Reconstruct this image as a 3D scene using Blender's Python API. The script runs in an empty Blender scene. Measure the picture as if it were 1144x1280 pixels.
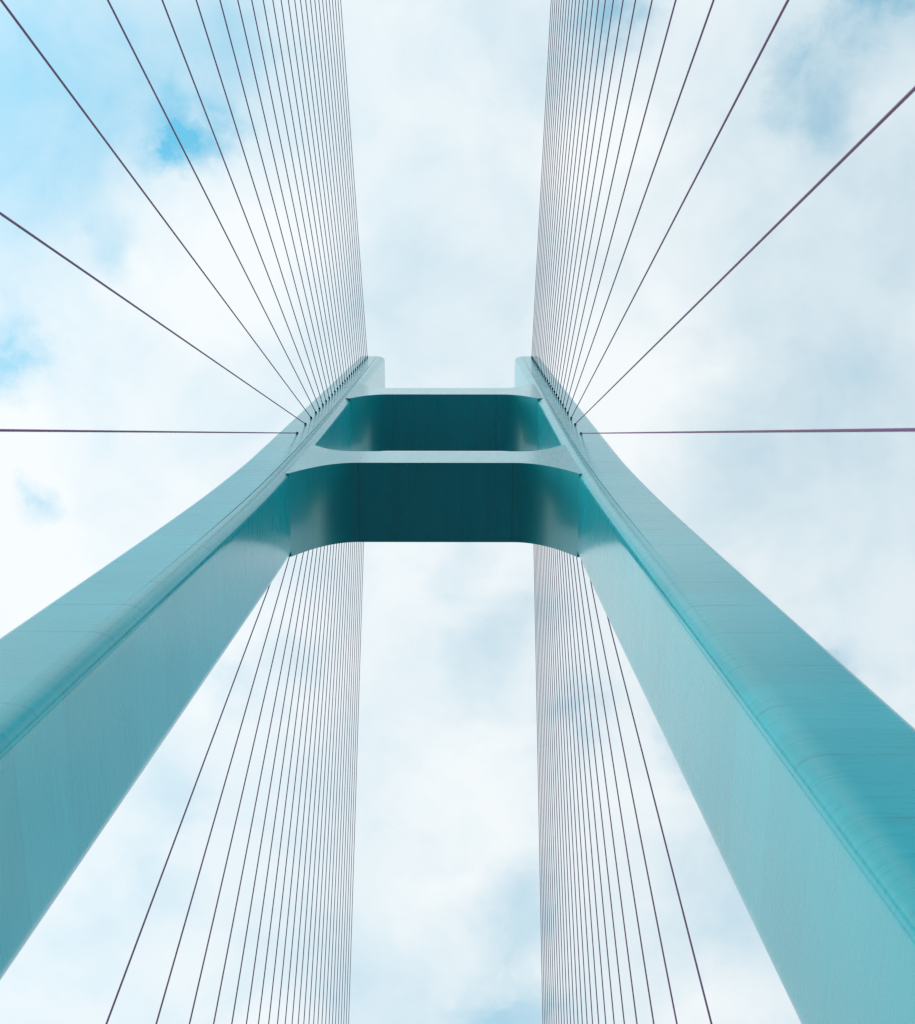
import bpy, bmesh, math, random
from mathutils import Vector, Matrix, Quaternion
R = math.radians
random.seed(7)
S = bpy.context.scene
COL = S.collection

# ------------------------------------------------------------------ dimensions
F_PX, PITCH, YAW, ROLL, CAMX = 1354.8937, 76.9566, -1.1983, 1.243, 1.5375
D, T = 10.9184, 4.6885               # front plane of the tower and its depth
A, W = 7.6614, 2.9324                # inner half width and width of the upright legs
ZTOP = 128.38
ZKI, SI, ZKO, SO, ZKF, GF, ZKB, GB = 62.89, .0159, 59.14, .0269, 50.0, .0349, 51.0, -.0134
CHX0, CHY = .6445, .4566
Z_DECK, Z_WATER = -1.5, -42.0

def hinge(d, r=3.0):
    return .5 * (d + math.sqrt(d * d + r * r))
def a_in(z):  return A + SI * hinge(ZKI - z)
def a_out(z): return A + W + SO * hinge(ZKO - z, 1.5)
def y_f(z):   return D - GF * hinge(ZKF - z, 6)
def y_b(z):   return D + T + GB * hinge(ZKB - z, 1.5)

# ------------------------------------------------------------------ helpers
def link(name, bm, mat, parent=None, sharp=28):
    me = bpy.data.meshes.new(name)
    bmesh.ops.recalc_face_normals(bm, faces=bm.faces)
    bm.to_mesh(me); bm.free()
    for p in me.polygons: p.use_smooth = True
    me.set_sharp_from_angle(angle=R(sharp))
    me.materials.append(mat)
    o = bpy.data.objects.new(name, me); COL.objects.link(o)
    if parent: o.parent = parent
    return o

def tag(o, label=None, cat=None, group=None, kind=None):
    for k, v in (('label', label), ('category', cat), ('group', group), ('kind', kind)):
        if v: o[k] = v

class N:
    """tiny node-tree writer"""
    def __init__(s, tree): s.t = tree; s.n = tree.nodes; s.l = tree.links
    def new(s, typ, **kw):
        n = s.n.new(typ)
        for k, v in kw.items(): setattr(n, k, v)
        return n
    def put(s, sock, v):
        if hasattr(v, 'is_output') or isinstance(v, bpy.types.NodeSocket): s.l.new(v, sock)
        else: sock.default_value = v
    def math(s, op, a, b=0.0, c=None, clamp=False):
        n = s.new('ShaderNodeMath', operation=op, use_clamp=clamp)
        s.put(n.inputs[0], a); s.put(n.inputs[1], b)
        if c is not None: s.put(n.inputs[2], c)
        return n.outputs[0]
    def vmath(s, op, a, b=(0, 0, 0)):
        n = s.new('ShaderNodeVectorMath', operation=op)
        s.put(n.inputs[0], a); s.put(n.inputs[1], b)
        return n.outputs['Value'] if op in ('LENGTH', 'DISTANCE', 'DOT_PRODUCT') else n.outputs[0]
    def rng(s, v, a, b, c=0.0, d=1.0, smooth=True):
        n = s.new('ShaderNodeMapRange', interpolation_type='SMOOTHSTEP' if smooth else 'LINEAR')
        for i, q in enumerate((v, a, b, c, d)): s.put(n.inputs[i], q)
        return n.outputs[0]
    def noise(s, vec, scale, detail=4, rough=.5, dist=0.0):
        n = s.new('ShaderNodeTexNoise')
        s.put(n.inputs['Vector'], vec); n.inputs['Scale'].default_value = scale
        n.inputs['Detail'].default_value = detail; n.inputs['Roughness'].default_value = rough
        n.inputs['Distortion'].default_value = dist
        return n.outputs
    def scale(s, vec, xyz, loc=(0, 0, 0)):
        n = s.new('ShaderNodeMapping'); s.put(n.inputs['Vector'], vec)
        n.inputs['Scale'].default_value = xyz; n.inputs['Location'].default_value = loc
        return n.outputs[0]
    def mix(s, f, a, b, mode='MIX'):
        n = s.new('ShaderNodeMix', data_type='RGBA', blend_type=mode)
        s.put(n.inputs[0], f); s.put(n.inputs[6], a); s.put(n.inputs[7], b)
        return n.outputs[2]

def material(name):
    m = bpy.data.materials.new(name); m.use_nodes = True
    g = N(m.node_tree); b = m.node_tree.nodes['Principled BSDF']
    return m, g, b

# ------------------------------------------------------------------ materials
TEAL = (.012, .50, .59, 1)
def paint(name, streak, joints, coat, coat_rough):
    m, g, b = material(name)
    pos = g.new('ShaderNodeTexCoord').outputs['Object']
    st = g.noise(g.scale(pos, streak), 1.0, 2.5, .5)['Fac']
    fine = g.noise(g.scale(pos, tuple(v * 2.3 for v in streak)), 1.0, 1, .5)['Fac']
    cloudy = g.noise(pos, .22, 4, .5)['Fac']
    tone = g.math('ADD', g.math('MULTIPLY', st, .5), g.math('ADD', g.math('MULTIPLY', fine, .08), g.math('MULTIPLY', cloudy, .42)))
    tone = g.rng(tone, .36, .64, .93, 1.06, False)
    height = g.noise(g.scale(pos, (.5, .5, .8)), 1.0, 2, .4)['Fac']            # slight waviness of the plates
    rough = g.rng(st, .3, .7, ROUGH - .05, ROUGH + .05, False)
    if joints:
        z = g.new('ShaderNodeSeparateXYZ'); g.put(z.inputs[0], pos); z = z.outputs['Z']
        wob = g.math('MULTIPLY', g.math('SUBTRACT', g.noise(pos, .9, 2)['Fac'], .5), .05)
        q = g.math('DIVIDE', g.math('ADD', g.math('SUBTRACT', z, 17.84 - 277.0), wob), 2.77)
        fr = g.math('ABSOLUTE', g.math('SUBTRACT', g.math('FRACT', g.math('ADD', q, .5)), .5))
        brk = g.rng(g.noise(g.scale(pos, (.45, .45, .36)), 1.0, 2)['Fac'], .36, .62, .12, 1.0)
        line = g.math('MULTIPLY', g.rng(fr, .005, .022, 1.0, 0.0), brk)
        nrm = g.new('ShaderNodeSeparateXYZ'); g.put(nrm.inputs[0], g.new('ShaderNodeTexCoord').outputs['Normal'])
        line = g.math('MULTIPLY', line, g.rng(g.math('ABSOLUTE', nrm.outputs['Y']), .2, .7, .15, 1.0))
        lift = g.new('ShaderNodeTexWhiteNoise', noise_dimensions='1D')
        g.put(lift.inputs['W'], g.math('FLOOR', g.math('ADD', q, .5)))
        tone = g.math('MULTIPLY', tone, g.rng(lift.outputs['Value'], 0, 1, .94, 1.05, False))
        tone = g.math('MULTIPLY', tone, g.rng(line, 0, 1, 1.0, .72, False))
        height = g.math('SUBTRACT', height, g.math('MULTIPLY', line, .35))
        rough = g.math('ADD', rough, g.math('MULTIPLY', line, .1))
    else:
        x = g.new('ShaderNodeSeparateXYZ'); g.put(x.inputs[0], pos); x = g.math('ABSOLUTE', x.outputs['X'])
        for sx, dk in ((4.35, .74), (1.5, .88)):                        # welded seams across the soffit
            ln = g.rng(g.math('ABSOLUTE', g.math('SUBTRACT', x, sx)), .012, .05, 1.0, 0.0)
            tone = g.math('MULTIPLY', tone, g.rng(ln, 0, 1, 1.0, dk, False))
    comb = g.new('ShaderNodeCombineColor')
    for i in range(3): g.put(comb.inputs[i], tone)
    g.put(b.inputs['Base Color'], g.mix(1.0, TEAL, comb.outputs[0], 'MULTIPLY'))
    g.put(b.inputs['Roughness'], rough)
    b.inputs['IOR'].default_value = 1.5
    b.inputs['Coat Weight'].default_value = coat; b.inputs['Coat Roughness'].default_value = coat_rough
    bp = g.new('ShaderNodeBump'); bp.inputs['Strength'].default_value = .5 if joints else .1; bp.inputs['Distance'].default_value = .010
    g.put(bp.inputs['Height'], height); g.put(b.inputs['Normal'], bp.outputs[0])
    return m
ROUGH = .30
M_LEG = paint('teal_painted_leg', (.5, .5, 6.5), True, .6, .17)
M_BEAM = paint('teal_painted_beam', (1.1, .07, .3), False, .9, .19)

def simple(name, col, rough, metal=0.0, var=.15, scale=6.0):
    m, g, b = material(name)
    pos = g.new('ShaderNodeTexCoord').outputs['Object']
    n = g.noise(pos, scale, 4)['Fac']
    lo = tuple(c * (1 - var) for c in col) + (1,); hi = tuple(c * (1 + var) for c in col) + (1,)
    g.put(b.inputs['Base Color'], g.mix(n, lo, hi))
    b.inputs['Roughness'].default_value = rough; b.inputs['Metallic'].default_value = metal
    return m
M_CABLE = simple('purple_brown_sheathing', (.20, .075, .20), .6)
M_SLEEVE = simple('dark_steel_sleeve', (.03, .035, .045), .5)
M_ROAD = simple('asphalt', (.04, .04, .042), .9, 0, .3, 3.0)
M_PAINT = simple('white_road_paint', (.75, .75, .73), .7)
def water_mat():
    m, g, b = material('grey_green_water')
    pos = g.new('ShaderNodeTexCoord').outputs['Object']
    b.inputs['Base Color'].default_value = (.02, .045, .05, 1); b.inputs['Roughness'].default_value = .12
    b.inputs['IOR'].default_value = 1.33
    bp = g.new('ShaderNodeBump'); bp.inputs['Strength'].default_value = .6; bp.inputs['Distance'].default_value = .4
    g.put(bp.inputs['Height'], g.noise(pos, .25, 5)['Fac']); g.put(b.inputs['Normal'], bp.outputs[0])
    return m
M_WATER = water_mat()

# ------------------------------------------------------------------ ground: water and the bridge road
bm = bmesh.new(); bmesh.ops.create_grid(bm, x_segments=8, y_segments=8, size=15000)
for v in bm.verts: v.co.z = Z_WATER
tag(link('water', bm, M_WATER), kind='structure')

def box(bm, x0, x1, y0, y1, z0, z1):
    vs = [bm.verts.new((x, y, z)) for z in (z0, z1) for y in (y0, y1) for x in (x0, x1)]
    for f in ((0, 2, 3, 1), (4, 5, 7, 6), (0, 1, 5, 4), (2, 6, 7, 3), (0, 4, 6, 2), (1, 3, 7, 5)):
        bm.faces.new([vs[i] for i in f])
bm = bmesh.new(); box(bm, -8.6, 8.6, -210, 240, Z_DECK - 1.6, Z_DECK)
for s in (-1, 1): box(bm, s * 8.0 - .15, s * 8.0 + .15, -210, 240, Z_DECK + .002, Z_DECK + .14)   # kerbs
tag(link('road', bm, M_ROAD), kind='structure')
bm = bmesh.new()
for s in (-1, 1): box(bm, s * 7.4 - .08, s * 7.4 + .08, -210, 240, Z_DECK + .001, Z_DECK + .004)
y = -208
while y < 236:
    box(bm, -.08, .08, y, y + 4, Z_DECK + .001, Z_DECK + .004); y += 10
tag(link('road_markings', bm, M_PAINT), kind='structure')

# ------------------------------------------------------------------ tower
tower = bpy.data.objects.new('bridge_tower', None); COL.objects.link(tower)
tag(tower, 'tall teal painted bridge tower, two splayed legs joined by two arched crossbeams', 'bridge tower')

def leg_section(z):
    """plan outline (x, y) of the right leg at height z, starting at the back of the inner face"""
    ai, ao, yf, yb = a_in(z), a_out(z), y_f(z), y_b(z)
    u = min(1, max(0, (z - 28) / 26)); gd = .0005 + .040 * u * u * (3 - 2 * u)   # on the upright part a groove runs beside the corner
    u = min(1, max(0, (z - 30) / 22)); q = .006 + .026 * (1 - u)
    u = min(1, max(0, (z - 104) / 24)); CHX = CHX0 * (1 + .45 * u * u)          # and the head is rounder
    P = [(ai, yb - .36), (ai, yb - .55), (ai, yf + CHY + .24), (ai, yf + CHY + .10),
         (ai + .27 * q, yf + CHY + .02), (ai + q, yf + CHY - .005)]      # fine step along the arris
    for k in range(1, 8):                                               # big rounded corner
        t = k / 8 * math.pi / 2
        P.append((ai + q + (CHX - q) * (1 - math.cos(t)) ** .95, yf + .014 + (CHY - .026) * (1 - math.sin(t)) ** 1.0))
    P += [(ai + CHX, yf + .006), (ai + CHX + .012, yf + .004 + gd), (ai + CHX + .046, yf + .002 + gd), (ai + CHX + .058, yf), (ai + CHX + .16, yf), (ao - .44, yf), (ao - .31, yf)]
    for k in range(0, 7):
        t = k / 6 * math.pi / 2
        P.append((ao - .28 + .28 * math.sin(t), yf + .34 - .34 * math.cos(t)))
    for k in range(0, 5):
        t = k / 4 * math.pi / 2
        P.append((ao - .25 + .25 * math.cos(t), yb - .36 + .36 * math.sin(t)))
    for k in range(0, 4):
        t = k / 4 * math.pi / 2
        P.append((ai + .22 - .22 * math.sin(t), yb - .36 + .36 * math.cos(t)))
    return P
zs = [Z_WATER - 1 + i * (30 - Z_WATER + 1) / 14 for i in range(14)] + [30 + i * 2 for i in range(26)] + [82 + i * (ZTOP - 82) / 8 for i in range(9)]
for s in (1, -1):
    bm = bmesh.new(); rings = []
    for z in zs:
        rings.append([bm.verts.new((s * x, y, z)) for x, y in leg_section(z)])
    n = len(rings[0])
    for r0, r1 in zip(rings, rings[1:]):
        for i in range(n): bm.faces.new((r0[i], r0[(i + 1) % n], r1[(i + 1) % n], r1[i]))
    bm.faces.new(rings[0][::-1]); bm.faces.new(rings[-1])
    link('leg', bm, M_LEG, tower, 22)

def beam(zb, zt, hb, ht, rb, rt, y0, y1):
    """arched crossbeam: elevation outline swept through the depth of the tower"""
    x_end_b, x_end_t = a_in(zb - hb), a_in(zt + ht)
    n = 22; low = []; top = []
    for i in range(n + 1):
        t = i / n
        low.append((x_end_b - rb * t, zb - hb * (1 - t) ** 2.1))
        top.append((x_end_t - rt * t, zt + ht * (1 - t) ** 2.1))
    ext = .42
    half_low = [(x_end_b + ext, zb - hb)] + low
    half_top = [(x_end_t + ext, zt + ht)] + top
    out = [(-x, z) for x, z in half_low] + half_low[::-1] + half_top + [(-x, z) for x, z in half_top[::-1]]
    bm = bmesh.new()
    f0 = [bm.verts.new((x, y0, z)) for x, z in out]; f1 = [bm.verts.new((x, y1, z)) for x, z in out]
    m = len(out)
    for i in range(m): bm.faces.new((f0[i], f0[(i + 1) % m], f1[(i + 1) % m], f1[i]))
    bm.faces.new(f0[::-1]); bm.faces.new(f1)
    return link('crossbeam', bm, M_BEAM, tower, 25)
beam(60.0, 63.76, 3.18, 2.4, 3.4, 2.7, D + .137, D + T + .06)
beam(91.10, 95.78, 2.70, 3.2, 2.9, 2.6, D + .02, D + T + .16)

# ------------------------------------------------------------------ stay cables
XA, SXA, XD = 9.2479, -.0049, 8.479
Y0, STEP, YB0 = 11.2362, 7.16, 9.9479
ZK = [69.6348, 73.6329, 76.5917] + [79.2437 + (125.6787 - 79.2437) * k / 22 for k in range(23)]
CABLE_R, SLEEVE_R, SLEEVE_L = .0305, .055, .7
bm = bmesh.new()
bmesh.ops.create_cone(bm, cap_ends=True, segments=12, radius1=SLEEVE_R * 1.15, radius2=SLEEVE_R * .8, depth=SLEEVE_L,
                      matrix=Matrix.Translation((0, 0, SLEEVE_L / 2 - .35)))
bmesh.ops.create_cone(bm, cap_ends=True, segments=12, radius1=SLEEVE_R * 1.5, radius2=SLEEVE_R * 1.5, depth=.08,
                      matrix=Matrix.Translation((0, 0, .16)))
first_sleeve = link('anchor_sleeve', bm, M_SLEEVE)
sleeve_mesh = first_sleeve.data; sleeve_used = False

ORD = ['lowest', 'second', 'third', 'fourth', 'fifth', 'sixth', 'seventh', 'eighth', 'ninth', 'tenth', 'eleventh', 'twelfth', 'thirteenth']
FAN = {(-1, 'f'): 'upper left fan', (1, 'f'): 'upper right fan',
       (-1, 'b'): 'lower left fan seen beneath the crossbeam', (1, 'b'): 'lower right fan seen beneath the crossbeam'}
OUT = {(-1, 'f'): 'outermost', (1, 'f'): 'outermost', (-1, 'b'): 'outermost', (1, 'b'): 'outermost'}
def cable_label(k, s, fb):
    fan = FAN[(s, fb)]
    if k == 0: return 'dark stay cable, outermost and lowest anchored of the ' + fan
    if k == 25: return 'dark stay cable, innermost and highest anchored of the ' + fan
    if k <= 12: return 'dark stay cable, %s from the outside of the %s' % (ORD[k], fan)
    return 'dark stay cable, %s from the inside of the %s' % (ORD[25 - k], fan)

def cable(k, s, fb):
    global sleeve_used
    z = ZK[k]; x = s * (XA + SXA * (80 - z))
    if fb == 'f': a = Vector((x, y_f(z) - .02, z)); b = Vector((s * XD, D - Y0 - k * STEP, Z_DECK))
    else:         a = Vector((x, y_b(z) + .02, z)); b = Vector((s * XD, D + T + YB0 + k * STEP, Z_DECK))
    d = b - a; L = d.length
    bm = bmesh.new()
    bmesh.ops.create_cone(bm, cap_ends=True, segments=10, radius1=CABLE_R, radius2=CABLE_R, depth=L + .3,
                          matrix=Matrix.Translation((0, 0, (L + .3) / 2 - .3)))
    o = link('stay_cable', bm, M_CABLE)
    o.location = a; o.rotation_mode = 'QUATERNION'; o.rotation_quaternion = d.to_track_quat('Z', 'Y')
    tag(o, cable_label(k, s, fb), 'stay cable', 'stay cables of the ' + FAN[(s, fb)])
    if not sleeve_used: c = first_sleeve; sleeve_used = True
    else: c = first_sleeve.copy(); COL.objects.link(c)
    c.parent = o
for fb in 'fb':
    for s in (-1, 1):
        for k in range(26): cable(k, s, fb)

# ------------------------------------------------------------------ sky: Nishita blue behind layered thin cloud
SUN_EL, SUN_AZ = 27.0, 259.0      # azimuth clockwise from +Y: the light comes from the left
world = bpy.data.worlds.new('World'); S.world = world; world.use_nodes = True
g = N(world.node_tree); bg = world.node_tree.nodes['Background']
sky = g.new('ShaderNodeTexSky', sky_type='NISHITA', sun_disc=False)
sky.sun_elevation = R(SUN_EL); sky.sun_rotation = R(SUN_AZ)
sky.air_density = 1.0; sky.dust_density = .05; sky.ozone_density = 1.5
SUNDIR = (math.sin(R(SUN_AZ)) * math.cos(R(SUN_EL)), math.cos(R(SUN_AZ)) * math.cos(R(SUN_EL)), math.sin(R(SUN_EL)))
dirv = g.new('ShaderNodeTexCoord').outputs['Generated']
sep = g.new('ShaderNodeSeparateXYZ'); g.put(sep.inputs[0], dirv)
zc = g.math('MAXIMUM', sep.outputs['Z'], .06)
cmb = g.new('ShaderNodeCombineXYZ')
g.put(cmb.inputs[0], g.math('DIVIDE', sep.outputs['X'], zc)); g.put(cmb.inputs[1], g.math('DIVIDE', sep.outputs['Y'], zc))
P = cmb.outputs[0]                                                     # position on the cloud layer overhead
warp_n = g.noise(P, 8.0, 7, .6)['Color']
warp = g.vmath('SCALE', g.vmath('SUBTRACT', warp_n, (.5, .5, .5))); warp.node.inputs['Scale'].default_value = .13
PW = g.vmath('ADD', P, warp)
# openings in the cloud layer: (x, y, radius, depth) on the layer; unseen ones, as behind the right leg, are added to dim leg reflections
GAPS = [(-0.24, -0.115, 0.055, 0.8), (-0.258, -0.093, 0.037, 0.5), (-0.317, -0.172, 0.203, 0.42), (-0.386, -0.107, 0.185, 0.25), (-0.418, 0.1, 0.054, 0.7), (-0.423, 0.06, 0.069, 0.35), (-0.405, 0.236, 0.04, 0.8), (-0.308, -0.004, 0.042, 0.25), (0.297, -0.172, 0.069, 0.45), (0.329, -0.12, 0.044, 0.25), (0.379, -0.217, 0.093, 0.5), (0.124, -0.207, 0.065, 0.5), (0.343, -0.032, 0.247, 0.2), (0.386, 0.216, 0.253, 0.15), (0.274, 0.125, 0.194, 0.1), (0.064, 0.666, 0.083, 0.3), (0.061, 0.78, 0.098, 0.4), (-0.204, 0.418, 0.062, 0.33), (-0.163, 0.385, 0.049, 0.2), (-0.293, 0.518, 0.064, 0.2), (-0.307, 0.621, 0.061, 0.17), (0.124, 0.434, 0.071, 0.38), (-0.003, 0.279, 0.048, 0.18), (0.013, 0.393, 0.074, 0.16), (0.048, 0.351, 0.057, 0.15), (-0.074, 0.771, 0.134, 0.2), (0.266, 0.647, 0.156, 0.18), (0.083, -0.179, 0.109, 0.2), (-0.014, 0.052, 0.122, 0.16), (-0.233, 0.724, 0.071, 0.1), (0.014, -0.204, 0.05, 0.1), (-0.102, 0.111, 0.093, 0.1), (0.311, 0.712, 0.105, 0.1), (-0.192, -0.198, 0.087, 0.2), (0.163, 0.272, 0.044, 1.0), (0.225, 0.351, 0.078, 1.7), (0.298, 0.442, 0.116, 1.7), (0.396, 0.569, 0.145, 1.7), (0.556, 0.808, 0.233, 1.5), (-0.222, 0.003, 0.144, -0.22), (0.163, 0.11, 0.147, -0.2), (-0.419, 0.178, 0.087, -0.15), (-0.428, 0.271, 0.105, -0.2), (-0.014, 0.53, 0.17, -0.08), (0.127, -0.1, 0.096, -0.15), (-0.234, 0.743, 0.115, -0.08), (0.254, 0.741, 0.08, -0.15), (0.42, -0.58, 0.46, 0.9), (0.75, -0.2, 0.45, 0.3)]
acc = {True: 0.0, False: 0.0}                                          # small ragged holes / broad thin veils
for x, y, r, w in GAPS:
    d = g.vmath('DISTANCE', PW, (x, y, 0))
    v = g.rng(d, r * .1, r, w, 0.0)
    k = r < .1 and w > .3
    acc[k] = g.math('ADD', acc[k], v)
n1 = g.noise(g.vmath('ADD', P, (3.1, 1.7, 0)), 3.2, 7, .55, .3)['Fac']
n2 = g.noise(g.vmath('ADD', P, (7.7, 5.2, 0)), 9.0, 6, .55, .4)['Fac']
n3 = g.noise(g.vmath('ADD', PW, (2.3, 9.1, 0)), 12.0, 7, .54, .2)['Fac']
base = g.math('ADD', g.rng(n1, .34, .70, 0.07, .21), g.rng(n2, .35, .75, -.05, .10))
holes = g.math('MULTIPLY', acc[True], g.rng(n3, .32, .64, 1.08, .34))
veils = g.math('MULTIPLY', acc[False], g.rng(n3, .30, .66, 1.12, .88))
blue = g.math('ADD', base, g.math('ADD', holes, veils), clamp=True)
tint = g.mix(1.0, sky.outputs[0], (.72, 1.50, 1.17, 1), 'MULTIPLY')
sd = g.vmath('DOT_PRODUCT', dirv, SUNDIR)
glow = g.rng(sd, -.2, .98, .97, 1.03)                                   # cloud is brighter towards the sun it hides
cloud = g.vmath('SCALE', (3.06, 3.22, 3.28)); g.put(cloud.node.inputs['Scale'], glow)
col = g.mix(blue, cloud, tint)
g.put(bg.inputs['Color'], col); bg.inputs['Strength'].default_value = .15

sun = bpy.data.lights.new('sun', 'SUN'); sun.energy = .6; sun.angle = R(30); sun.color = (1, .96, .9)
so = bpy.data.objects.new('sun', sun); COL.objects.link(so)
az = R(SUN_AZ); el = R(SUN_EL)
to_sun = Vector((math.sin(az) * math.cos(el), math.cos(az) * math.cos(el), math.sin(el)))
so.rotation_mode = 'QUATERNION'; so.rotation_quaternion = to_sun.to_track_quat('Z', 'Y'); so.location = to_sun * 300

# ------------------------------------------------------------------ camera
e, yw, rl = R(PITCH), R(YAW), R(ROLL)
fw = Vector((math.sin(yw) * math.cos(e), math.cos(yw) * math.cos(e), math.sin(e)))
rt = Vector((math.cos(yw), -math.sin(yw), 0)); up = rt.cross(fw)
rt2 = math.cos(rl) * rt + math.sin(rl) * up; up2 = -math.sin(rl) * rt + math.cos(rl) * up
cam = bpy.data.cameras.new('camera'); co = bpy.data.objects.new('camera', cam); COL.objects.link(co)
co.matrix_world = Matrix(((rt2.x, up2.x, -fw.x, CAMX), (rt2.y, up2.y, -fw.y, 0), (rt2.z, up2.z, -fw.z, 0), (0, 0, 0, 1)))
cam.sensor_fit = 'VERTICAL'; cam.sensor_height = 36; cam.lens = F_PX / 1280 * 36
cam.clip_start = .1; cam.clip_end = 40000
cam.dof.use_dof = True; cam.dof.focus_distance = 75; cam.dof.aperture_fstop = 1.6
S.camera = co
S.view_settings.view_transform = 'Standard'; S.view_settings.look = 'None'
S.view_settings.exposure = 1.0; S.view_settings.gamma = 1
